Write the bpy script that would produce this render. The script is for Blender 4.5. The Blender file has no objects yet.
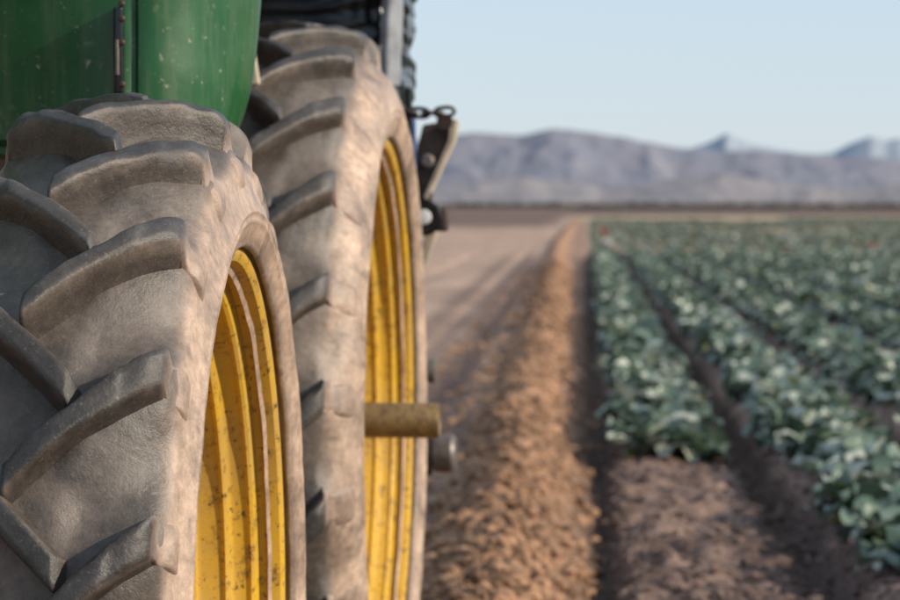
import bpy, math, numpy as np
from mathutils import Vector, Matrix
rng=np.random.default_rng(7)
S=bpy.context.scene
S.view_settings.view_transform='Standard'; S.view_settings.look='None'; S.view_settings.exposure=0

# ------------------------------------------------------------ helpers
def h2(ix,iy,seed):
    n=(ix.astype(np.int64)*374761393+iy.astype(np.int64)*668265263+seed*1442695041)&0xffffffff
    n=((n^(n>>13))*1274126177)&0xffffffff
    n=(n^(n>>16))&0xffffffff
    return n/4294967295.0
def vn(x,y,seed=0):
    xi=np.floor(x);yi=np.floor(y);fx=x-xi;fy=y-yi
    fx=fx*fx*(3-2*fx);fy=fy*fy*(3-2*fy)
    a=h2(xi,yi,seed);b=h2(xi+1,yi,seed);c=h2(xi,yi+1,seed);d=h2(xi+1,yi+1,seed)
    return (a*(1-fx)+b*fx)*(1-fy)+(c*(1-fx)+d*fx)*fy
def fbm(x,y,o=4,seed=0):
    s=0;a=.5;t=0
    for i in range(o):
        s=s+a*vn(x*2**i+i*17.3,y*2**i-i*9.1,seed+i);t+=a;a*=.5
    return s/t
def ss(a,b,x):
    t=np.clip((x-a)/(b-a),0,1);return t*t*(3-2*t)
def mkmesh(name,V,F,mats=(),col=None,smooth=True,angle=None,parent=None,midx=None):
    V=np.asarray(V,dtype=np.float32);F=np.asarray(F,dtype=np.int32)
    me=bpy.data.meshes.new(name);k=F.shape[1]
    me.vertices.add(len(V));me.vertices.foreach_set('co',V.ravel())
    me.loops.add(F.size);me.loops.foreach_set('vertex_index',F.ravel())
    me.polygons.add(len(F));me.polygons.foreach_set('loop_start',np.arange(0,F.size,k,dtype=np.int32))
    me.update(calc_edges=True)
    if col is not None:
        ca=me.color_attributes.new('Col','FLOAT_COLOR','POINT')
        c=np.ones((len(V),4),dtype=np.float32);c[:,:3]=col;ca.data.foreach_set('color',c.ravel())
    for m in mats: me.materials.append(m)
    if midx is not None: me.polygons.foreach_set('material_index',np.asarray(midx,dtype=np.int32))
    me.polygons.foreach_set('use_smooth',[smooth]*len(F))
    me.update();me.validate()
    if angle: me.set_sharp_from_angle(angle=math.radians(angle))
    o=bpy.data.objects.new(name,me);S.collection.objects.link(o)
    if parent: o.parent=parent
    return o
def grid_faces(nr,nc,wrap=False):
    i=np.arange(nr-1)[:,None];j=np.arange(nc if wrap else nc-1)[None,:];j2=(j+1)%nc
    return np.stack([i*nc+j,i*nc+j2,(i+1)*nc+j2,(i+1)*nc+j],-1).reshape(-1,4)
def empty(name,parent=None,loc=(0,0,0),rz=0):
    e=bpy.data.objects.new(name,None);S.collection.objects.link(e);e.parent=parent
    e.location=loc;e.rotation_euler=(0,0,rz);return e

class NT:
    def __init__(s,name):
        s.m=bpy.data.materials.new(name);s.m.use_nodes=True;s.t=s.m.node_tree
        s.b=s.t.nodes['Principled BSDF']
    def l(s,a,b): s.t.links.new(a,b)
    def noise(s,scale,detail=5,rough=.6,coord='Object',vec=None):
        n=s.t.nodes.new('ShaderNodeTexNoise');n.inputs['Scale'].default_value=scale
        n.inputs['Detail'].default_value=detail;n.inputs['Roughness'].default_value=rough
        tc=s.t.nodes.new('ShaderNodeTexCoord')
        if vec:
            mp=s.t.nodes.new('ShaderNodeMapping');mp.inputs['Scale'].default_value=vec
            s.l(tc.outputs[coord],mp.inputs[0]);s.l(mp.outputs[0],n.inputs['Vector'])
        else: s.l(tc.outputs[coord],n.inputs['Vector'])
        return n.outputs['Fac']
    def ramp(s,fac,pts):
        r=s.t.nodes.new('ShaderNodeValToRGB');e=r.color_ramp.elements
        while len(e)<len(pts): e.new(.5)
        for i,(p,c) in enumerate(pts):
            e[i].position=p;e[i].color=(c if len(c)==4 else (*c,1)) if hasattr(c,'__len__') else (c,c,c,1)
        s.l(fac,r.inputs[0]);return r.outputs[0]
    def mix(s,fac,a,b,mode='MIX'):
        m=s.t.nodes.new('ShaderNodeMix');m.data_type='RGBA';m.blend_type=mode
        for k,v in ((0,fac),(6,a),(7,b)):
            if hasattr(v,'links'): s.l(v,m.inputs[k])
            elif k==0: m.inputs[k].default_value=v
            else: m.inputs[k].default_value=(*v,1)
        return m.outputs[2]
    def attr(s):
        a=s.t.nodes.new('ShaderNodeAttribute');a.attribute_name='Col';return a.outputs['Color']
    def bump(s,h,st=.3,d=.01):
        b=s.t.nodes.new('ShaderNodeBump');b.inputs['Strength'].default_value=st;b.inputs['Distance'].default_value=d
        s.l(h,b.inputs['Height']);s.l(b.outputs[0],s.b.inputs['Normal'])
    def set(s,col=None,rough=None,metal=None,spec=None):
        for k,v in (('Base Color',col),('Roughness',rough),('Metallic',metal),('Specular IOR Level',spec)):
            if v is None: continue
            if hasattr(v,'links'): s.l(v,s.b.inputs[k])
            elif k=='Base Color': s.b.inputs[k].default_value=(*v,1)
            else: s.b.inputs[k].default_value=v
        return s.m

# ------------------------------------------------------------ materials
def m_rubber():
    t=NT('tyre_rubber');c=t.attr()
    n1=t.noise(9,7,.68);n2=t.noise(60,6,.75);n3=t.noise(2.6,4);n4=t.noise(150,3,.7)
    c=t.mix(1,c,t.ramp(n1,[(.3,.5),(.5,1.0),(.7,1.45)]),'MULTIPLY')
    c=t.mix(1,c,t.ramp(n2,[(.3,.65),(.52,1.0),(.72,1.3)]),'MULTIPLY')
    c=t.mix(t.ramp(n3,[(.50,0),(.7,.12)]),c,(.27,.20,.15))
    c=t.mix(t.ramp(n4,[(.60,0),(.70,.3)]),c,(.28,.22,.17))
    t.bump(n2,.4,.006)
    return t.set(c,t.ramp(n1,[(.3,.32),(.7,.58)]),spec=.5)
def m_yellow():
    t=NT('yellow_rim_paint')
    n1=t.noise(9,6,.7);n2=t.noise(70,4,.7);n3=t.noise(24,9,.78);n4=t.noise(3.5,5,.65)
    c=t.mix(t.ramp(n1,[(.35,0),(.7,.8)]),(.62,.36,.014),(.44,.25,.03))
    c=t.mix(t.ramp(n4,[(.40,0),(.75,.6)]),c,(.36,.26,.13))
    c=t.mix(t.ramp(n3,[(.54,0),(.64,.9)]),c,(.15,.075,.025))
    c=t.mix(t.ramp(n2,[(.58,0),(.67,.9)]),c,(.07,.045,.03))
    t.bump(n3,.25,.003)
    return t.set(c,t.ramp(n1,[(.3,.4),(.7,.65)]),spec=.4)
def m_green():
    t=NT('green_tractor_paint')
    n1=t.noise(6,7,.7);n2=t.noise(45,5,.75);n3=t.noise(5,6,.7,vec=(6,6,.6));n5=t.noise(14,8,.8)
    c=t.mix(t.ramp(n1,[(.35,0),(.75,.6)]),(.006,.065,.016),(.018,.12,.032))
    c=t.mix(t.ramp(n3,[(.46,0),(.75,.45)]),c,(.16,.18,.10))
    c=t.mix(t.ramp(n5,[(.58,0),(.66,.55)]),c,(.12,.18,.09))
    c=t.mix(t.ramp(n2,[(.62,0),(.70,.8)]),c,(.35,.33,.22))
    return t.set(c,t.ramp(n1,[(.3,.22),(.7,.5)]),spec=.5)
def m_simple(name,col,rough=.6,metal=0,var=.5,sc=12,rust=None):
    t=NT(name);n=t.noise(sc,6,.65)
    c=t.mix(1,col,t.ramp(n,[(.25,1-var),(.75,1+var*.5)]),'MULTIPLY')
    if rust: c=t.mix(t.ramp(t.noise(sc*2.3,7,.7),[(.45,0),(.62,.9)]),c,rust)
    t.bump(n,.15,.004)
    return t.set(c,rough,metal)
RUB=m_rubber();YEL=m_yellow();GRN=m_green()
BLK=m_simple('black_plastic',(.012,.012,.014),.22)
DRK=m_simple('dark_steel',(.05,.045,.042),.5,.3,rust=(.09,.045,.025))
STL=m_simple('worn_steel',(.2,.18,.16),.5,.4,rust=(.12,.07,.045))
OLV=m_simple('shaft_dirty_yellow',(.24,.16,.06),.5,.2,sc=20,rust=(.09,.055,.03))
BLU=m_simple('blue_paint',(.010,.045,.20),.35)
CRM=m_simple('cream_paint',(.55,.46,.34),.55)
GRY=m_simple('film_sheen_grey',(.30,.31,.33),.3)
RST=m_simple('rusty_plate',(.12,.085,.06),.6,.2,rust=(.06,.04,.03))
RED=m_simple('red_cloth',(.45,.04,.035),.8)
WHT=m_simple('white_plastic',(.8,.8,.78),.4,var=.1)
GLS=NT('dark_glass').set((.02,.025,.03),.08,spec=.6)

# ------------------------------------------------------------ primitive parts
def box(name,lo,hi,mat,parent,bev=.006):
    lo=np.array(lo);hi=np.array(hi)
    me=bpy.data.meshes.new(name);import bmesh
    bm=bmesh.new();bmesh.ops.create_cube(bm,size=1)
    for v in bm.verts:
        v.co=Vector(((v.co.x+.5)*(hi[0]-lo[0])+lo[0],(v.co.y+.5)*(hi[1]-lo[1])+lo[1],(v.co.z+.5)*(hi[2]-lo[2])+lo[2]))
    bmesh.ops.bevel(bm,geom=bm.edges[:],offset=bev,segments=3,affect='EDGES',profile=.6)
    bm.to_mesh(me);bm.free();me.materials.append(mat);me.shade_smooth();me.set_sharp_from_angle(angle=math.radians(40))
    o=bpy.data.objects.new(name,me);S.collection.objects.link(o);o.parent=parent;return o
def revolve(name,prof,mats,parent,n=96,angle=30,loc=(0,0,0),axis='X',midx=None,rot=None):
    prof=np.array(prof,float);th=np.linspace(0,2*np.pi,n,endpoint=False)
    u=prof[:,0][:,None]+0*th[None];r=prof[:,1][:,None]
    V=np.stack([u,-r*np.cos(th),r*np.sin(th)],-1).reshape(-1,3)
    if axis=='Y': V=V[:,[1,0,2]]
    if axis=='Z': V=V[:,[1,2,0]]
    F=grid_faces(len(prof),n,True)
    mi=None
    if midx is not None: mi=np.repeat(midx,n)
    o=mkmesh(name,V,F,mats,angle=angle,parent=parent,midx=mi);o.location=loc
    if rot: o.rotation_euler=rot
    return o
def prism(name,pts,y0,y1,mat,parent,bev=.004):
    import bmesh
    bm=bmesh.new();a=[bm.verts.new((x,y0,z)) for x,z in pts];b=[bm.verts.new((x,y1,z)) for x,z in pts];n=len(pts)
    bm.faces.new(a);bm.faces.new(b[::-1])
    for i in range(n): bm.faces.new((a[i],b[i],b[(i+1)%n],a[(i+1)%n]))
    bmesh.ops.recalc_face_normals(bm,faces=bm.faces)
    bmesh.ops.bevel(bm,geom=bm.edges[:],offset=bev,segments=2,affect='EDGES')
    me=bpy.data.meshes.new(name);bm.to_mesh(me);bm.free();me.materials.append(mat)
    me.shade_smooth();me.set_sharp_from_angle(angle=math.radians(35))
    o=bpy.data.objects.new(name,me);S.collection.objects.link(o);o.parent=parent;return o

# ------------------------------------------------------------ wheel
def catmull(P,n=6):
    P=np.array(P,float);Q=[]
    E=np.vstack([2*P[0]-P[1],P,2*P[-1]-P[-2]])
    for i in range(1,len(E)-2):
        for t in np.linspace(0,1,n,endpoint=False):
            a,b,c,d=E[i-1:i+3]
            Q.append(.5*((2*b)+(c-a)*t+(2*a-5*b+4*c-d)*t*t+(-a+3*b-3*c+d)*t**3))
    Q.append(P[-1]);return np.array(Q)
def wheel(name,parent,loc,rz,R,W,rr,nl,ph,lh,ins,seed,hub_r=.13):
    e=empty(name,parent,loc,rz)
    Rc=R-lh;Sx=Rc-rr;h=W/2;hs=h-ins;f=Sx/.25
    half=[(0,Rc+.004),(hs*.28,Rc+.0025),(hs*.52,Rc-.002),(hs*.72,Rc-.009),(hs*.88,Rc-.019),(hs-.003,Rc-.040*f),(hs+(h-hs)*.38,Rc-.068*f),(h-.012,Rc-.105*f),
          (h-.001,Rc-.145*f),(h+.001,rr+.34*Sx),(h-.006,rr+.2*Sx),(h-.018,rr+.08*Sx),(h-.030,rr+.018),(h-.05,rr-.02)]
    H=catmull(half,7)
    full=np.vstack([(H*[-1,1])[::-1][:-1],H])
    n=24*nl;th=np.linspace(0,2*np.pi,n,endpoint=False)
    U=full[:,0][:,None]+0*th[None];RR=full[:,1][:,None]+0*th[None]
    side=ss(Rc-.022,Rc-.055,RR)
    wob=(fbm(U*9+40,th[None]*9+0*U,3,seed)-.5)
    # moulded scoop between lugs (fillet towards every lug base)
    tqv=np.minimum((np.abs(U)+.036)/(hs+.055)*1.14-.14,1.1)
    offv=-.19*np.power(np.clip(1-tqv,0,1.4),1.2)
    phs=(th[None]-ph-offv)*nl/(2*np.pi)-np.where(U<0,.5,0)
    scoop=np.cos(2*np.pi*phs)
    edgef=ss(Rc-.085*f,Rc-.03*f,RR)*ss(.015,.06,np.abs(U))
    RR2=RR+wob*.012*(1-side)+.011*scoop*edgef
    ring=.0025*np.exp(-((RR-(rr+.30*Sx))/.003)**2)+.002*np.exp(-((RR-(rr+.38*Sx))/.003)**2)+.003*np.exp(-((RR-(rr+.10*Sx))/.004)**2)
    U2=U+np.sign(U)*((ring+wob*.005)*side+.006*scoop*edgef*ss(hs*.75,hs,np.abs(U)))
    V=np.stack([U2,-RR2*np.cos(th),RR2*np.sin(th)],-1).reshape(-1,3)
    F=grid_faces(len(full),n,True)
    tan=np.array([.40,.285,.21]);gry=np.array([.088,.073,.062])
    nz=fbm(U*6+3,th[None]*R*7+0*U,4,seed+5)
    k=np.clip(side+.5*(nz-.5),0,1)[...,None]
    col=gry*(1-k)+tan*k
    dust=(ss(.2,-.9,scoop)*.35*edgef*nz*1.6)[...,None]
    col=col*(1-dust)+np.array([.19,.15,.12])*dust
    col=col*(.74+.52*fbm(th[None]*R*10+0*U,RR*16,4,seed+9))[...,None]
    ck=ss(.10,.02,np.abs(fbm(th[None]*R*26+0*U,RR*9,3,seed+19)-.5)*2)*ss(.5,.62,fbm(th[None]*R*4+0*U,RR*5,2,seed+29))
    col=col*(1-.35*(ck*side))[...,None]
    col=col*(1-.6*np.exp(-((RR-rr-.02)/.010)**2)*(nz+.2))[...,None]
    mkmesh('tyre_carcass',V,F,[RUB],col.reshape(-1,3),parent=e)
    sl=np.concatenate([[0],np.cumsum(np.hypot(*np.diff(H,axis=0).T))])
    def onH(r): s=np.interp(-r,-H[12:,1],sl[12:]);return s,np.interp(s,sl,H[:,0])
    re_=Rc-.105*f;k_end,ue=onH(re_);k_sh,us=onH(Rc-.030)
    top=[(-.036,R),(-.02,R+.002),(0,R+.003),(hs*.3,R),(hs*.6,R-.005),(hs-.045,R-.012),(hs-.020,R-.019),(hs-.006,R-.030),(hs+.001,R-.046),
         (onH(Rc-.035*f)[1]+.010,Rc-.030*f),(onH(Rc-.06*f)[1]+.008,Rc-.055*f),(onH(Rc-.085*f)[1]+.005,Rc-.083*f),(ue+.0006,re_)]
    Q=catmull(top,3);m=len(Q)
    qs=np.concatenate([[0],np.cumsum(np.hypot(*np.diff(Q,axis=0).T))]);qi=24
    sP=np.where(np.arange(m)<=qi,-.036+(qs/qs[qi])*(k_sh+.036),k_sh+(qs-qs[qi])/(qs[-1]-qs[qi])*(k_end-k_sh))
    P=np.stack([np.interp(np.abs(sP),sl,H[:,0])*np.sign(sP+1e-9),np.interp(np.abs(sP),sl,H[:,1])],-1)
    P[:qi,1]-=.010;P[qi:,0]-=.006
    P=np.vstack([P[0]+[-.008,0],P]);Q=np.vstack([P[0],Q]);m+=1
    tq=np.concatenate([[-.155],np.minimum(1.6,(qs)/qs[qi]*1.14-.14)])
    cw=np.array([-1.5,-1.24,-1.06,-.97,-.88,-.72,-.38,0,.38,.72,.88,.97,1.06,1.24,1.5]);ch=np.array([-.05,.10,.58,.85,.95,.99,1.0,1.0,1.0,.99,.95,.85,.58,.10,-.05])
    nc=len(cw);Vs=[];Fs=[];Cs=[];base=0
    lg=np.random.default_rng(seed)
    fall=ss(.0,1,(np.arange(m)-qi-1)/(m-qi-2.0))
    for side_s in (1,-1):
        for j in range(nl):
            th0=ph+2*np.pi*(j+(0 if side_s==1 else .5))/nl
            off=-.19*np.power(np.clip(1-tq,0,1.4),1.2)-.006*ss(.9,1.3,tq)
            wd=(.0235+.0085*ss(.2,1,tq)+.003*fall)*(1+.06*lg.standard_normal())*(R/.85)**.5
            wear=lg.uniform(-.12,.02)
            PP=P[:,None,:]+(Q-P)[:,None,:]*(ch*(1+wear*(ch>.4)))[None,:,None]
            ang=th0+off[:,None]+cw[None]*wd[:,None]/R
            sg=np.arange(m)[:,None]
            nn=fbm(PP[...,0]*26+j*3.1,ang*R*26+PP[...,1]*20,3,seed+j)-.5
            chip=ss(.58,.75,fbm(PP[...,0]*30+j*7.1,ang*R*30,2,seed+j+50))
            em=np.exp(-((np.abs(cw)-.92)/.12)**2)[None]
            disp=nn*.009*ch[None].clip(0,1)-chip*em*.010
            PP[...,1]+=disp*(sg<=qi);PP[...,0]+=disp*(sg>qi)*(1-fall[:,None])
            ang=ang+(fbm(PP[...,0]*16+j,ang*9+20+cw[None],3,seed+3*j)-.5)*.013
            u=PP[...,0]*side_s;r=PP[...,1]
            Vs.append(np.stack([u,-r*np.cos(ang),r*np.sin(ang)],-1).reshape(-1,3))
            fc=grid_faces(m,nc)+base
            if side_s==-1: fc=fc[:,::-1]
            Fs.append(fc);base+=m*nc
            tp=ss(.5,.97,ch)[None]*np.ones((m,1));tp[0]=0
            topc=np.array([.040,.035,.031])+.10*np.clip(nn[...,None]+.04,0,1)
            flk=np.array([.042,.034,.029])  # flank colour darkened to paint in shade beneath the lugs
            c=flk*(1-tp[...,None])+topc*tp[...,None]
            low=ss(.25,.0,ch)[None,:,None]*np.ones((m,1,1));c=c*(1-low)+gry*.8*low
            edge=np.clip(em[...,None]*np.clip(nn+.22,0,1)[...,None]*1.2,0,1)
            c=c*(1-edge)+np.array([.25,.19,.15])*edge
            f2=ss(-1,4,sg-qi)[...,None]*np.ones(nc)[None,:,None]
            c=c*(1-f2)+np.array([.37,.265,.20])*(.8+.5*nn[...,None])*f2
            Cs.append(c.reshape(-1,3))
    mkmesh('tyre_lugs',np.vstack(Vs),np.vstack(Fs),[RUB],np.vstack(Cs),parent=e)
    # rim
    u0=h-.028
    rim=[(-.03,.02),(-.016,.026),(-.004,.022),(.002,.012),(.002,.003),(-.004,-.006),(-.02,-.011),(-.036,-.014),(-.040,-.020),(-.043,-.034),
         (-.048,-.038),(-.053,-.035),(-.060,-.037),(-.074,-.040),(-.080,-.046),(-.082,-.060),(-.087,-.065),(-.093,-.061),(-.100,-.064),(-.125,-.068),(-.131,-.073),(-.133,-.086),(-.139,-.090),(-.146,-.086),(-.20,-.094),(-.225,-.10)]
    prof=[(u0+a,rr+b) for a,b in rim]
    prof+=[(u0-.235,rr-.13),(u0-.225,rr-.2),(u0-.20,rr-.28),(u0-.19,hub_r+.07),(u0-.185,hub_r+.02),(u0-.17,hub_r),(u0-.10,hub_r-.01),(u0-.095,hub_r-.03),(u0-.095,.0)]
    revolve('rim',prof,[YEL],e,n=200,angle=38)
    back=[(u0-.22,rr-.10),(-h*.2,rr-.09),(-h+.06,rr-.06),(-h+.05,rr-.03),(-h+.028,rr-.0),(-h+.02,rr+.02)]
    revolve('rim_back',back,[YEL],e,n=128,angle=38)
    for i in range(10):
        a=2*np.pi*i/10+.2;rb=hub_r+.045
        revolve('wheel_nut_%d'%i,[(0,.0),(0.0,.018),(.02,.018),(.024,.014),(.04,.012),(.042,0)],[DRK],e,n=12,loc=(u0-.192,-rb*math.cos(a),rb*math.sin(a)))
    for i in range(12):
        a=2*np.pi*(i+.35)/12;rb=rr-.155
        revolve('rim_bolt_%d'%i,[(0,.0),(0.0,.016),(.016,.016),(.02,.01),(.035,.009),(.036,0)],[DRK],e,n=8,loc=(u0-.235,-rb*math.cos(a),rb*math.sin(a)))
    return e

TR=empty('tractor',None,(0,0,0),math.radians(-2.16))
F_W=.36;R_W=.46
wheel('front_wheel',TR,(-.651-F_W/2,4.35,.8125),math.radians(1.03),.8125,F_W,.575,21,.33,.062,.032,11)
RW=wheel('rear_wheel',TR,(-.718-R_W/2,7.1,.95),0,.95,R_W,.655,23,.127,.066,.062,23)
wheel('front_wheel_far_side',TR,(-2.75+F_W/2,4.35,.8125),math.radians(181),.8125,F_W,.575,21,.1,.062,.032,31)
wheel('rear_wheel_far_side',TR,(-2.7+R_W/2,7.1,.95),math.radians(180),.95,R_W,.655,23,.2,.066,.062,43)
revolve('axle_shaft',[(-.35,0),(-.35,.042),(.094,.042),(.100,.039),(.101,.034),(.098,.030),(.098,0)],[OLV],TR,n=48,loc=(-.718,7.1,.950))
revolve('front_axle',[(0,0),(0,.08),(1.6,.08),(1.6,0)],[DRK],TR,n=32,loc=(-2.5,4.35,.8))
revolve('rear_axle',[(0,0),(0,.14),(1.2,.14),(1.2,0)],[DRK],TR,n=32,loc=(-2.3,7.1,.95))
box('chassis',(-1.95,3.4,.65),(-1.5,7.6,1.15),DRK,TR,.04)
box('engine_hood',(-2.05,2.9,1.72),(-1.62,5.9,2.35),GRN,TR,.09)
box('front_grille',(-1.98,2.86,1.2),(-1.6,3.0,1.72),BLK,TR,.02)
box('cab_lower',(-2.35,6.3,1.15),(-1.26,7.9,1.9),DRK,TR,.05)
box('cab_glass',(-2.3,6.35,1.9),(-1.25,7.8,2.95),GLS,TR,.05)
box('cab_roof',(-2.4,6.2,2.95),(-1.15,7.95,3.15),GRN,TR,.07)
revolve('exhaust_stack',[(0,0),(0,.05),(1.4,.05),(1.4,0)],[DRK],TR,n=24,loc=(-1.75,5.0,2.2),axis='Z')
def fender():
    lv=np.linspace(1.55,2.25,60);V=[]
    for z in lv:
        k=float(np.clip((1.83-z)/.28,0,1))
        cx=-.770-.024*k-.045*k**4
        loop=[(-1.60,5.12),(-1.45,5.06),(-1.2,5.015),(-1.12,5.005),(-1.05,5.0),(-.975,4.998),(-.962,5.0),(-.955,5.008),(-.950,5.010),(-.944,5.004),(-.930,5.004),
              (-.90,5.018),(-.87,5.045),(-.85,5.07),(-.82,5.13),(cx-.016,5.19),(cx-.003,5.215),(cx,5.24),(cx-.004,5.27),(cx-.02,5.33),(-.88,5.62),(-1.60,5.66)]
        ins=.012 if z<1.57 else 0
        for x,y in loop:
            b=.012*(fbm(np.array([x*6.]),np.array([z*6.]),3,4)[0]-.5)
            V.append((x+(ins if x<-1.2 else -ins if x>-.9 else 0),y+(ins if y<5.3 else -ins)+b,z))
    n=22;F=grid_faces(len(lv),n,True);V=np.array(V)
    o=mkmesh('side_panel',V,F,[GRN],angle=45,parent=TR)
    import bmesh
    bm=bmesh.new();bm.from_mesh(o.data);bm.verts.ensure_lookup_table()
    bm.faces.new([bm.verts[i] for i in range(n)]);bm.faces.new([bm.verts[len(V)-1-i] for i in range(n)])
    bmesh.ops.recalc_face_normals(bm,faces=bm.faces);bm.to_mesh(o.data);bm.free()
fender()
box('panel_latch',(-.982,4.975,1.650),(-.966,4.999,1.795),BLK,TR,.004)
box('panel_latch_rod',(-.977,4.965,1.68),(-.971,4.977,1.74),STL,TR,.002)
for i,z in enumerate((1.775,1.80,1.735,1.665)):
    revolve('panel_screw_%d'%i,[(0,0),(0,.006),(-.003,.006),(-.005,.003),(-.005,0)],[DRK],TR,n=10,loc=(-.966,4.972,z),axis='Y')
b=box('handrail',(-.012,-.012,0),(.012,.012,.7),CRM,TR,.005);b.location=(-.955,6.4,1.72);b.rotation_euler=(0,math.radians(-9),0)

# ------------------------------------------------------------ implement behind the tractor
IM=empty('towed_implement',None,(0,0,0),math.radians(-2.16))
def wrapped():
    nz_,nt=110,140;zz=np.linspace(1.745,2.7,nz_);th=np.linspace(0,2*np.pi,nt,endpoint=False)
    c,s=np.cos(th),np.sin(th);p=.38
    ex=np.sign(c)*np.abs(c)**p;ey=np.sign(s)*np.abs(s)**p
    Z,TH=np.meshgrid(zz,th,indexing='ij')
    w=fbm(Z*38+np.sin(TH*3)*1.2,TH*1.3+2,3,5)-.5
    w2=fbm(Z*12+2,TH*4+2,3,8)-.5
    sc=1+.10*w+.06*w2
    end=1-.10*np.exp(-(Z-1.745)/.015)
    X=-1.19+.36*ex[None]*sc*end;Y=8.5+.33*ey[None]*sc*end
    Z2=Z+.02*(fbm(TH*4,Z*5,3,9)-.5)
    X+=.03*(Z-1.745)
    mkmesh('plastic_wrapped_tank',np.stack([X,Y,Z2],-1).reshape(-1,3),grid_faces(nz_,nt,True)[:,::-1],[BLK],parent=IM)
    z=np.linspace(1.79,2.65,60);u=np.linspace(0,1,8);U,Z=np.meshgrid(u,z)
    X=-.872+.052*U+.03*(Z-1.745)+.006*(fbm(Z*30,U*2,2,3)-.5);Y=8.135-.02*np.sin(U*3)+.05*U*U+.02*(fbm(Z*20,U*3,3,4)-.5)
    mkmesh('film_sheen_strip',np.stack([X,Y,Z],-1).reshape(-1,3),grid_faces(60,8),[GRY],parent=IM)  # grey strip added to imitate the gloss on the black wrap
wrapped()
box('toolbar_beam',(-2.75,8.42,1.42),(-.83,8.54,1.54),BLU,IM,.01)
box('tank_tray',(-1.55,8.2,1.700),(-.86,8.8,1.742),DRK,IM,.006)
box('blue_bracket',(-.862,8.14,1.50),(-.778,8.20,1.725),BLU,IM,.006)
box('blue_bracket_flange',(-.872,8.13,1.56),(-.770,8.138,1.60),BLU,IM,.002)
revolve('hydraulic_hose',[(0,0),(0,.010),(.34,.010),(.34,0)],[BLK],IM,n=12,loc=(-.790,8.12,1.44),axis='Z')
o1=-.015;o2=-.015
P=[(.750,1.700),(.662,1.712),(.672,1.66),(.742,1.500),(.775,1.498),(.790,1.53)]
prism('tine_plate',[(-a+o1,b_+o2) for a,b_ in P],8.26,8.31,RST,IM)
P=[(.672,1.716),(.653,1.712),(.662,1.655),(.738,1.492),(.747,1.500),(.678,1.655)]
prism('tine_plate_edge',[(-a+o1,b_+o2) for a,b_ in P],8.24,8.33,CRM,IM,.002)
revolve('plate_pivot',[(0,0),(0,.02),(-.03,.02),(-.035,.012),(-.035,0)],[STL],IM,n=20,loc=(-.750,8.26,1.585),axis='Y')
def torus(name,loc,rot,mat):
    a=np.linspace(0,2*np.pi,20,endpoint=False);b_=np.linspace(0,2*np.pi,8,endpoint=False)
    A,B=np.meshgrid(a,b_,indexing='ij');r=.0055
    X=(.021+r*np.cos(B))*np.cos(A)*1.0;X=X+np.sign(np.cos(A))*.006;Z=(.012+r*np.cos(B))*np.sin(A);Y=r*np.sin(B)
    V=np.stack([X,Y,Z],-1).reshape(-1,3)
    i=np.arange(20)[:,None];j=np.arange(8)[None]
    F=np.stack([i*8+j,((i+1)%20)*8+j,((i+1)%20)*8+(j+1)%8,i*8+(j+1)%8],-1).reshape(-1,4)
    o=mkmesh(name,V,F,[mat],parent=IM);o.location=loc;o.rotation_euler=rot
pts=[(-.895+.034*i,1.765-.022*math.sin(i/6*math.pi)-(i/6)*.05) for i in range(7)]
for i,(x,z) in enumerate(pts):
    nx,nz2=pts[min(i+1,6)];px,pz=pts[max(i-1,0)]
    torus('chain_link_%d'%i,(x,8.10,z),((math.pi/2 if i%2 else 0),math.atan2(-(nz2-pz),nx-px),0),DRK)
revolve('shackle',[(-.012,.0),(-.012,.022),(.012,.022),(.012,0)],[DRK],IM,n=24,loc=(-.70,8.22,1.692),axis='Y')
revolve('lamp_housing',[(.05,0),(.05,.03),(.0,.048),(-.03,.05),(-.035,.046),(-.03,.044),(-.028,0)],[BLK],IM,n=40,loc=(-.757,8.24,1.428),axis='Y')
revolve('lamp_lens',[(0,0),(0,.021),(-.006,.019),(-.008,0)],[WHT],IM,n=24,loc=(-.757,8.206,1.430),axis='Y')
box('lamp_arm',(-.755,8.25,1.39),(-.695,8.30,1.455),DRK,IM,.01)
box('lamp_bracket',(-.84,8.26,1.44),(-.74,8.31,1.50),DRK,IM,.006)
b=box('marker_rod',(-.014,-.01,-.13),(.014,.01,0),CRM,IM,.004);b.location=(-.735,8.25,1.392);b.rotation_euler=(0,math.radians(20),0)
revolve('gauge_hub_upper',[(-.2,0),(-.2,.03),(-.02,.03),(-.02,.036),(.0,.034),(.004,0)],[STL],IM,n=28,loc=(-.760,8.6,.985))
revolve('gauge_hub_lower',[(-.3,0),(-.3,.04),(-.06,.04),(-.06,.055),(-.01,.055),(0,.048),(.003,0)],[STL],IM,n=28,loc=(-.702,8.6,.747))
revolve('gauge_hub_flange',[(-.02,0),(-.02,.066),(0,.066),(0,0)],[DRK],IM,n=28,loc=(-.770,8.6,.747))
box('gauge_arm',(-1.1,8.55,.70),(-.9,8.65,1.45),DRK,IM,.01)
pr=[(-.06,.14),(-.07,.2),(-.06,.26),(-.03,.28),(.03,.28),(.06,.26),(.07,.2),(.06,.14),(.0,.13),(0,.05)]
revolve('gauge_wheel',pr,[DRK],IM,n=48,loc=(-1.0,8.95,.28))
box('gauge_wheel_fork',(-.92,8.6,.26),(-.89,8.98,.8),DRK,IM,.008)

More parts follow.
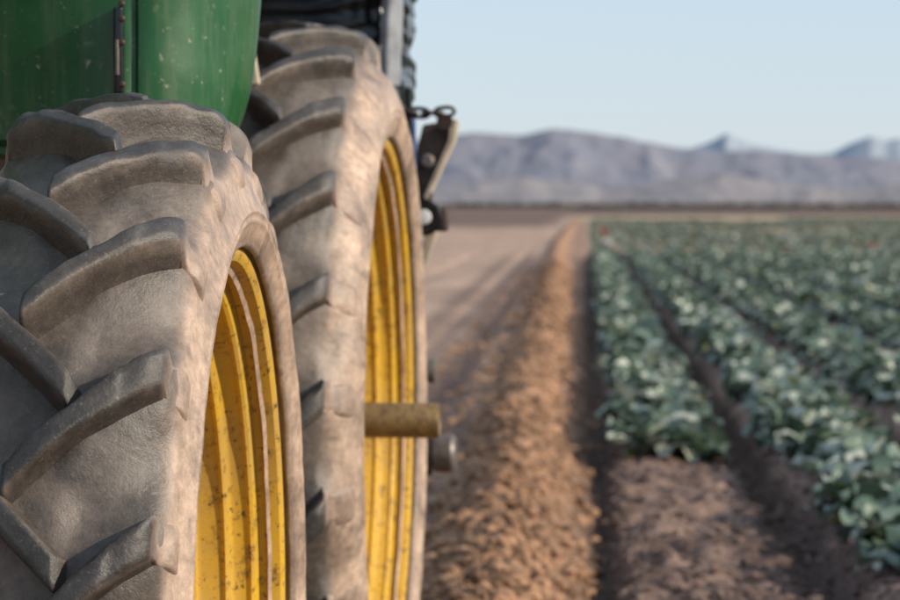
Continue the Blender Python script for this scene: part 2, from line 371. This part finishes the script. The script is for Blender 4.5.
# ------------------------------------------------------------ ground
SP=.88;C0=.45
def geo(a,b,st,g):
    out=[];x=a;s=st
    while x<b: x+=s;s*=g;out.append(x)
    return np.array(out)
ys=np.concatenate([-geo(2,6000,.5,1.25)[::-1],np.arange(-2,8.5,.1),np.arange(8.5,30,.035),30+geo(0,75,.045,1.012),])
ys=np.concatenate([ys,ys[-1]+geo(0,14000,1.0,1.05)])
xs=np.concatenate([-3-geo(0,9000,.04,1.09)[::-1],np.arange(-3,4.5,.027),4.5+geo(0,9,.035,1.015)])
xs=np.concatenate([xs,xs[-1]+geo(0,9000,.2,1.09)])
X,Y=np.meshgrid(xs,ys)
RS=[16.5,10.4,8.0]
def ridgec(y): return -.265-.0068*np.minimum(y,110)
def ground_h(X,Y):
    near=ss(110,80,Y)
    rc=ridgec(Y)+.12*(fbm(Y*.7,Y*0+3,3,2)-.5)
    d=(X-rc)
    wdt=.25+.10*(fbm(Y*1.3,Y*0+9,3,12)-.5)
    prof=np.exp(-(np.abs(d)/wdt)**2.0)
    hr=(.165+.16*(fbm(Y*1.0,Y*0,3,4)-.5))*ss(8.4,9.6,Y)*ss(260,160,Y)
    clod=fbm(X*8,Y*8,4,21)-.5
    clod2=np.abs(fbm(X*24,Y*24,3,31)-.5)
    z=prof*(hr+.18*clod+.13*clod2)
    z-= .07*np.exp(-((X-.06)/.08)**2)*near
    q=(X-C0)/SP;fr=(q-np.round(q))*SP
    bare=ss(18,15.5,Y)*ss(1.0,.85,X)
    bed=ss(.44,.22,np.abs(fr))*ss(-.0,.16,X)*near*(1-.75*bare)
    z+= bed*(.12+.06*(fbm(X*5,Y*5,3,6)-.5))
    z-= .05*ss(.34,.43,np.abs(fr))*ss(.5,.8,X)*near
    z+= bare*ss(.05,.3,X)*(.13*(fbm(X*3.2,Y*1.6,4,41)-.5)+.09*(fbm(X*12,Y*9,3,42)-.5))
    z+= (.02*(fbm(X*6,Y*6,4,8)-.5)*ss(-.8,-.2,X)+.012*(fbm(X*3,Y*3,3,9)-.5))*near
    z+= .07*(fbm(X*7,Y*7,4,19)-.5)*ss(-1.5,-.6,X)*ss(0,-.2,X)*near
    for c in (-1.15,-1.6,-3.1):
        z-= .05*np.exp(-((X-c-.003*(Y-10)*-1)/.13)**2)*near*(1+.3*np.sin(Y*9))
    return z
Z=ground_h(X,Y)
def C(*a): return np.array(a,float)
def lerp(a,b,k): return a*(1-k[...,None])+b*k[...,None]
n1=fbm(X*.9,Y*.35,4,51);n2=fbm(X*4,Y*4,4,52);n3=fbm(X*1.3,Y*.12,4,53)
col=np.zeros(X.shape+(3,))+C(.30,.19,.13)
dx=X-ridgec(Y)
tr=ss(-.28,-.6,dx+.15*(n2-.5))
col=lerp(col,C(.39,.27,.20)*np.ones(3),tr)
trk_shade=np.exp(-((dx+.66)/.30)**2)*(.8+.9*n3)+.65*np.exp(-((dx+1.35)/.22)**2)
trk_shade*=ss(110,60,Y)
col=lerp(col,C(.10,.070,.062),np.clip(trk_shade*1.0*tr,0,.92))  # ridge shadow band painted into the lane colour, together with wheel tracks
rd=np.exp(-(np.abs(dx+.06*(n2-.5))/.30)**3)
col=lerp(col,C(.35,.20,.12),np.clip(rd,0,1))
trench_shade=np.exp(-((X-.08)/.12)**2)*ss(120,60,Y)
col=lerp(col,C(.06,.038,.028),np.clip(trench_shade*1.0,0,1))  # shade in the trench painted into its soil colour
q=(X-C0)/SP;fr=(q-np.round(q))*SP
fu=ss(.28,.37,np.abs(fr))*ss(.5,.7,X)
col=lerp(col,C(.060,.040,.03),fu*.92)  # crop shade between the rows painted into the furrow soil
bare=ss(.14,.3,X+.1*(n2-.5))
col=lerp(col,C(.235,.16,.13),bare*(1-fu)*.9)
shade_patch=ss(.42,.56,fbm(X*2.2,Y*.9,4,57))*bare*ss(17,16,Y)
col=lerp(col,C(.09,.06,.052),shade_patch*.8)  # patches of shade painted onto the bare bed
col=col*(.65+.7*n1)[...,None]*(.6+.8*n2)[...,None]
wv=12*(fbm(X*.01,Y*.01,3,61)-.5)
f=ss(85,90,Y);far=C(.34,.26,.17)*np.ones(3)
col=lerp(col,far*(.8+.4*n1)[...,None],f*ss(-.2,.2,X))
f=ss(300,330,Y+wv*3);col=lerp(col,C(.42,.32,.21)*(.8+.4*n1)[...,None],f)
f=ss(380,420,Y+wv*3);col=lerp(col,C(.12,.08,.065)*(.8+.4*n1)[...,None],f)
lf=ss(170,230,Y+wv)*ss(-1,-4,X);col=lerp(col,C(.16,.105,.085)*(.8+.4*n1)[...,None],lf)
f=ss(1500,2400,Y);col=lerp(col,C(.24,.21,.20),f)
f=ss(2500,3500,Y);col=lerp(col,C(.25,.24,.26),f)  # distance haze blended into the far soil colour
g=NT('soil');c=g.attr();a=g.noise(3,8,.7);b=g.noise(24,6,.7)
c=g.mix(1,c,g.ramp(a,[(.3,.75),(.7,1.25)]),'MULTIPLY');c=g.mix(1,c,g.ramp(b,[(.3,.55),(.7,1.4)]),'MULTIPLY')
g.bump(b,.6,.02);SOIL=g.set(c,.92,spec=.15)
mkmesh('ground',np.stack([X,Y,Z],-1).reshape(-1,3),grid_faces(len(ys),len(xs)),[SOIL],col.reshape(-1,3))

def clods(name,fx,fy,smin,smax,mat,cb,pw=4):
    import bmesh
    n=len(fx)
    bm=bmesh.new();bmesh.ops.create_icosphere(bm,subdivisions=1,radius=1)
    v0=np.array([v.co[:] for v in bm.verts]);f0=np.array([[v.index for v in f.verts] for f in bm.faces]);bm.free()
    x,y=fx,fy;z=ground_h(x,y)
    s=smin+(smax-smin)*rng.random(n)**pw
    ax=rng.uniform(.6,1.3,(n,3));an=rng.uniform(0,6.28,n)
    v=v0[None]*(1+.5*(rng.random((n,len(v0)))-.5))[...,None]*ax[:,None]*s[:,None,None]
    vx=v[...,0]*np.cos(an)[:,None]-v[...,1]*np.sin(an)[:,None];vy=v[...,0]*np.sin(an)[:,None]+v[...,1]*np.cos(an)[:,None]
    V=np.stack([vx+x[:,None],vy+y[:,None],v[...,2]*.7+z[:,None]+s[:,None]*.1],-1)
    F=(f0[None]+np.arange(n)[:,None,None]*len(v0)).reshape(-1,3)
    cc=C(*cb)*rng.uniform(.45,1.25,(n,1));cc=np.repeat(cc,len(v0),0)
    mkmesh(name,V.reshape(-1,3),F,[mat],cc,smooth=False)
n=22000
y=8.8+60*rng.random(n)**2.0
x=ridgec(y)+rng.normal(0,.19,n)
m_=rng.random(n)<.15;x=np.where(m_,rng.uniform(-1.5,-.2,n),x)
clods('soil_clods',x,y,.006,.05,SOIL,(.34,.20,.12))
n=3500
x=rng.uniform(.1,1.1,n);y=rng.uniform(9,17,n)
clods('soil_crumbs',x,y,.005,.03,SOIL,(.20,.14,.115),3)

# ------------------------------------------------------------ crop
def leaves_mesh(name,px,py,pz,nl,size,mat,nu=3,nv=5,el0=12,el1=84,cA=C(.034,.070,.042),cB=C(.16,.225,.155),cP=C(.50,.54,.44),pp=.27):
    N=len(px)*nl
    ci=np.repeat(np.arange(len(px)),nl)
    L=size*rng.uniform(.6,1.25,N);Wd=L*rng.uniform(.6,.85,N)
    az=rng.uniform(0,2*np.pi,N);el=np.radians(rng.uniform(el0,el1,N));curl=rng.uniform(.4,1.5,N)
    v=np.linspace(0,1,nv);u=np.linspace(-1,1,nu)
    ang=el[:,None]-curl[:,None]*(v[None]**1.5)
    step=L[:,None]/(nv-1)
    r=np.cumsum(np.cos(ang)*step,1)-np.cos(ang[:,:1])*step;z=np.cumsum(np.sin(ang)*step,1)-np.sin(ang[:,:1])*step
    wv=np.sin(np.pi*np.clip(v*.86+.07,0,1))**.7
    W=Wd[:,None,None]*wv[None,:,None]*u[None,None,:]*.5
    cup=(np.abs(u)[None,None]**1.5)*Wd[:,None,None]*.22*wv[None,:,None]+rng.normal(0,.09,(N,nv,nu))*L[:,None,None]*np.abs(u)[None,None]
    R3=r[:,:,None]-np.sin(ang)[:,:,None]*cup;Z3=z[:,:,None]+np.cos(ang)[:,:,None]*cup
    x=R3*np.cos(az)[:,None,None]-W*np.sin(az)[:,None,None]+px[ci][:,None,None]
    y=R3*np.sin(az)[:,None,None]+W*np.cos(az)[:,None,None]+py[ci][:,None,None]
    zz=Z3+pz[ci][:,None,None]
    V=np.stack([x,y,zz],-1).reshape(-1,3)
    f=grid_faces(nv,nu);F=(f[None]+np.arange(N)[:,None,None]*(nv*nu)).reshape(-1,4)
    base=rng.random(N)[:,None,None]
    rib=np.exp(-(u/.25)**2)[None,None]*.25
    t=np.clip(base*.8+rib+.15*v[None,:,None],0,1)[...,None]
    cc=cA*(1-t)+cB*t
    glint=(rng.random(N)<pp)[:,None,None,None];cc=np.where(glint,cP*(.55+.5*t),cc)  # whitish sun glints painted as a light colour on random leaves
    yel=(rng.random(N)<.03)[:,None,None,None];cc=np.where(yel,C(.24,.25,.08),cc)
    mkmesh(name,V,F,[mat],cc.reshape(-1,3))
t=NT('crop_leaf');c=t.attr();t.set(c,.33,spec=.8)
tl=t.t.nodes.new('ShaderNodeBsdfTranslucent');t.l(c,tl.inputs[0]);mx=t.t.nodes.new('ShaderNodeMixShader');mx.inputs[0].default_value=.15
t.l(t.b.outputs[0],mx.inputs[1]);t.l(tl.outputs[0],mx.inputs[2]);t.l(mx.outputs[0],t.t.nodes['Material Output'].inputs[0])
LEAF=t.m
px=[];py=[]
for k in range(15):
    y0=RS[k] if k<3 else 6.0
    for s in (-.14,.0,.14):
        yy=np.arange(y0,80,.24);yy=yy+rng.uniform(-.1,.1,len(yy))
        px.append(C0+SP*k+s+.03*np.sin(yy*1.3+k)+rng.normal(0,.025,len(yy)));py.append(yy)
px=np.concatenate(px);py=np.concatenate(py);keep=rng.random(len(px))>.05;px=px[keep];py=py[keep]
cen=np.abs(((px-C0)/SP-np.round((px-C0)/SP))*SP)
pz=ground_h(px,py)+rng.uniform(-.03,.04,len(px))+.05*(cen<.08)
leaves_mesh('vegetable_crop',px,py,pz,14,.18,LEAF)
px=[];py=[]
for k in range(90):
    yy=np.arange(92,320,.9);yy=yy+rng.uniform(-.3,.3,len(yy))
    px.append(.5+k*SP*1.0+rng.normal(0,.10,len(yy)));py.append(yy)
px=np.concatenate(px);py=np.concatenate(py)
keep=fbm(px*.12,py*.03,3,77)>.42;px=px[keep];py=py[keep]
leaves_mesh('distant_crop_field',px,py,px*0,6,.28,LEAF,nu=2,nv=3,cA=C(.10,.125,.085),cB=C(.20,.22,.14),cP=C(.36,.38,.30),pp=.12)

# ------------------------------------------------------------ marker flags
def flag(x,y,mat,h=.7,s=1):
    e=empty('marker_flag',None,(x,y,0))
    revolve('stake',[(0,0),(0,.008),(h,.008),(h,0)],[CRM],e,n=8,axis='Z')
    U,Vv=np.meshgrid(np.linspace(0,1,9),np.linspace(0,1,6))
    V=np.stack([.01+U*.22*s,.05*np.sin(U*6)*U,h-.18*s+Vv*.17*s-.05*U],-1).reshape(-1,3)
    mkmesh('cloth',V,grid_faces(6,9),[mat],parent=e)
def gx(pxl,d): return (pxl-587)*d/3000
flag(gx(600,100),100,RED);flag(gx(604,88),88,WHT,.5,.8);flag(gx(868,82),82,RED,.45,.8)

# ------------------------------------------------------------ hills
def hills(name,D,w,ctrl,seed,mat,c1,c2,rough=.25):
    az=np.linspace(-.5,.5,1100);d=np.linspace(D-2.2*w,D+1.8*w,140)
    A,Dd=np.meshgrid(az,d)
    cx=np.array([c[0] for c in ctrl]);cy=np.array([c[1] for c in ctrl])
    pxl=az*3000+587
    env=np.interp(pxl,cx,cy)
    out=ss(0,500,np.maximum(cx[0]-pxl,pxl-cx[-1]))
    env=env*(1-out)+out*(cy.mean()*(.4+1.1*fbm(az*9,az*0,3,seed)))
    env=env+3.0*(fbm(az*160,az*0,4,seed+1)-.5)
    n=fbm(A*45,Dd/D*18,5,seed);rg=1-np.abs(2*fbm(A*38+Dd/D*3,Dd/D*7,5,seed+3)-1)
    shp=np.exp(-np.abs((Dd-D)/w)**1.6)
    off=np.clip(np.abs(Dd-D)/w*2.0,.05,1)
    H=env[None]*shp*(1-rough*(1-rg)*off+rough*.25*(n-.5)*off)
    Zh=H*Dd/3000-8
    V=np.stack([np.sin(A)*Dd,np.cos(A)*Dd,Zh],-1).reshape(-1,3)
    t_=np.clip(fbm(A*60,Dd/D*40,4,seed+7)*1.6-.3,0,1)
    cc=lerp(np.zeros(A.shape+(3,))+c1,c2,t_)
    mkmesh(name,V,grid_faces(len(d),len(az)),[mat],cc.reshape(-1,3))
t=NT('hazy_hillside');HM=t.set(t.attr(),1.0,spec=.0)  # aerial haze is painted into the hill vertex colours
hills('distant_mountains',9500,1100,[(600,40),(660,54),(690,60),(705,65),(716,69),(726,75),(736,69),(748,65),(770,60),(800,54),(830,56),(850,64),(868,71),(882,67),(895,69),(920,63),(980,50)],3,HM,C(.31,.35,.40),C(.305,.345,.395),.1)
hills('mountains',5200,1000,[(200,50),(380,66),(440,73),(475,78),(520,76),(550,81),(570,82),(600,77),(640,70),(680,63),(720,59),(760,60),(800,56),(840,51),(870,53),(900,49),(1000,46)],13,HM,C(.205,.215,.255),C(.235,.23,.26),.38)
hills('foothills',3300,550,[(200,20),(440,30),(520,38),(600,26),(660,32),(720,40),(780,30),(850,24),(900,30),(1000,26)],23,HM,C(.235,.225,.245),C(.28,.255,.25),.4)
px=rng.uniform(-260,420,2600);py=rng.uniform(1500,2400,2600)
leaves_mesh('distant_scrub',px,py,px*0,6,3.4,m_simple('scrub',(.13,.12,.10),.9),nu=2,nv=3)

# ------------------------------------------------------------ light, sky, camera
sd=Vector((.88,-.20,.44)).normalized()
el=math.asin(sd.z);rot=math.atan2(sd.x,sd.y)
w=bpy.data.worlds.new('World');S.world=w;w.use_nodes=True;nt=w.node_tree
sk=nt.nodes.new('ShaderNodeTexSky');sk.sky_type='NISHITA';sk.sun_disc=False;sk.sun_elevation=el;sk.sun_rotation=rot
sk.air_density=1.0;sk.dust_density=.3;sk.ozone_density=2.0
bg=nt.nodes['Background'];bg.inputs[1].default_value=.122
mxw=nt.nodes.new('ShaderNodeMix');mxw.data_type='RGBA';mxw.inputs[0].default_value=.62
mxw.inputs[7].default_value=(5.3,6.4,7.9,1)
nt.links.new(sk.outputs[0],mxw.inputs[6]);nt.links.new(mxw.outputs[2],bg.inputs[0])
L=bpy.data.lights.new('sun','SUN');L.energy=5.0;L.angle=math.radians(.5);L.color=(1,.88,.71)
lo=bpy.data.objects.new('sun',L);S.collection.objects.link(lo);lo.rotation_euler=sd.to_track_quat('Z','Y').to_euler()
cd=bpy.data.cameras.new('camera');cam=bpy.data.objects.new('camera',cd);S.collection.objects.link(cam)
cd.lens=120;cd.sensor_width=36;cd.clip_start=.05;cd.clip_end=40000
cam.location=(0,0,1.463);cam.rotation_euler=(math.radians(90-1.814),0,math.radians(2.61))
cd.dof.use_dof=True;cd.dof.focus_distance=3.95;cd.dof.aperture_fstop=8.5
S.camera=cam
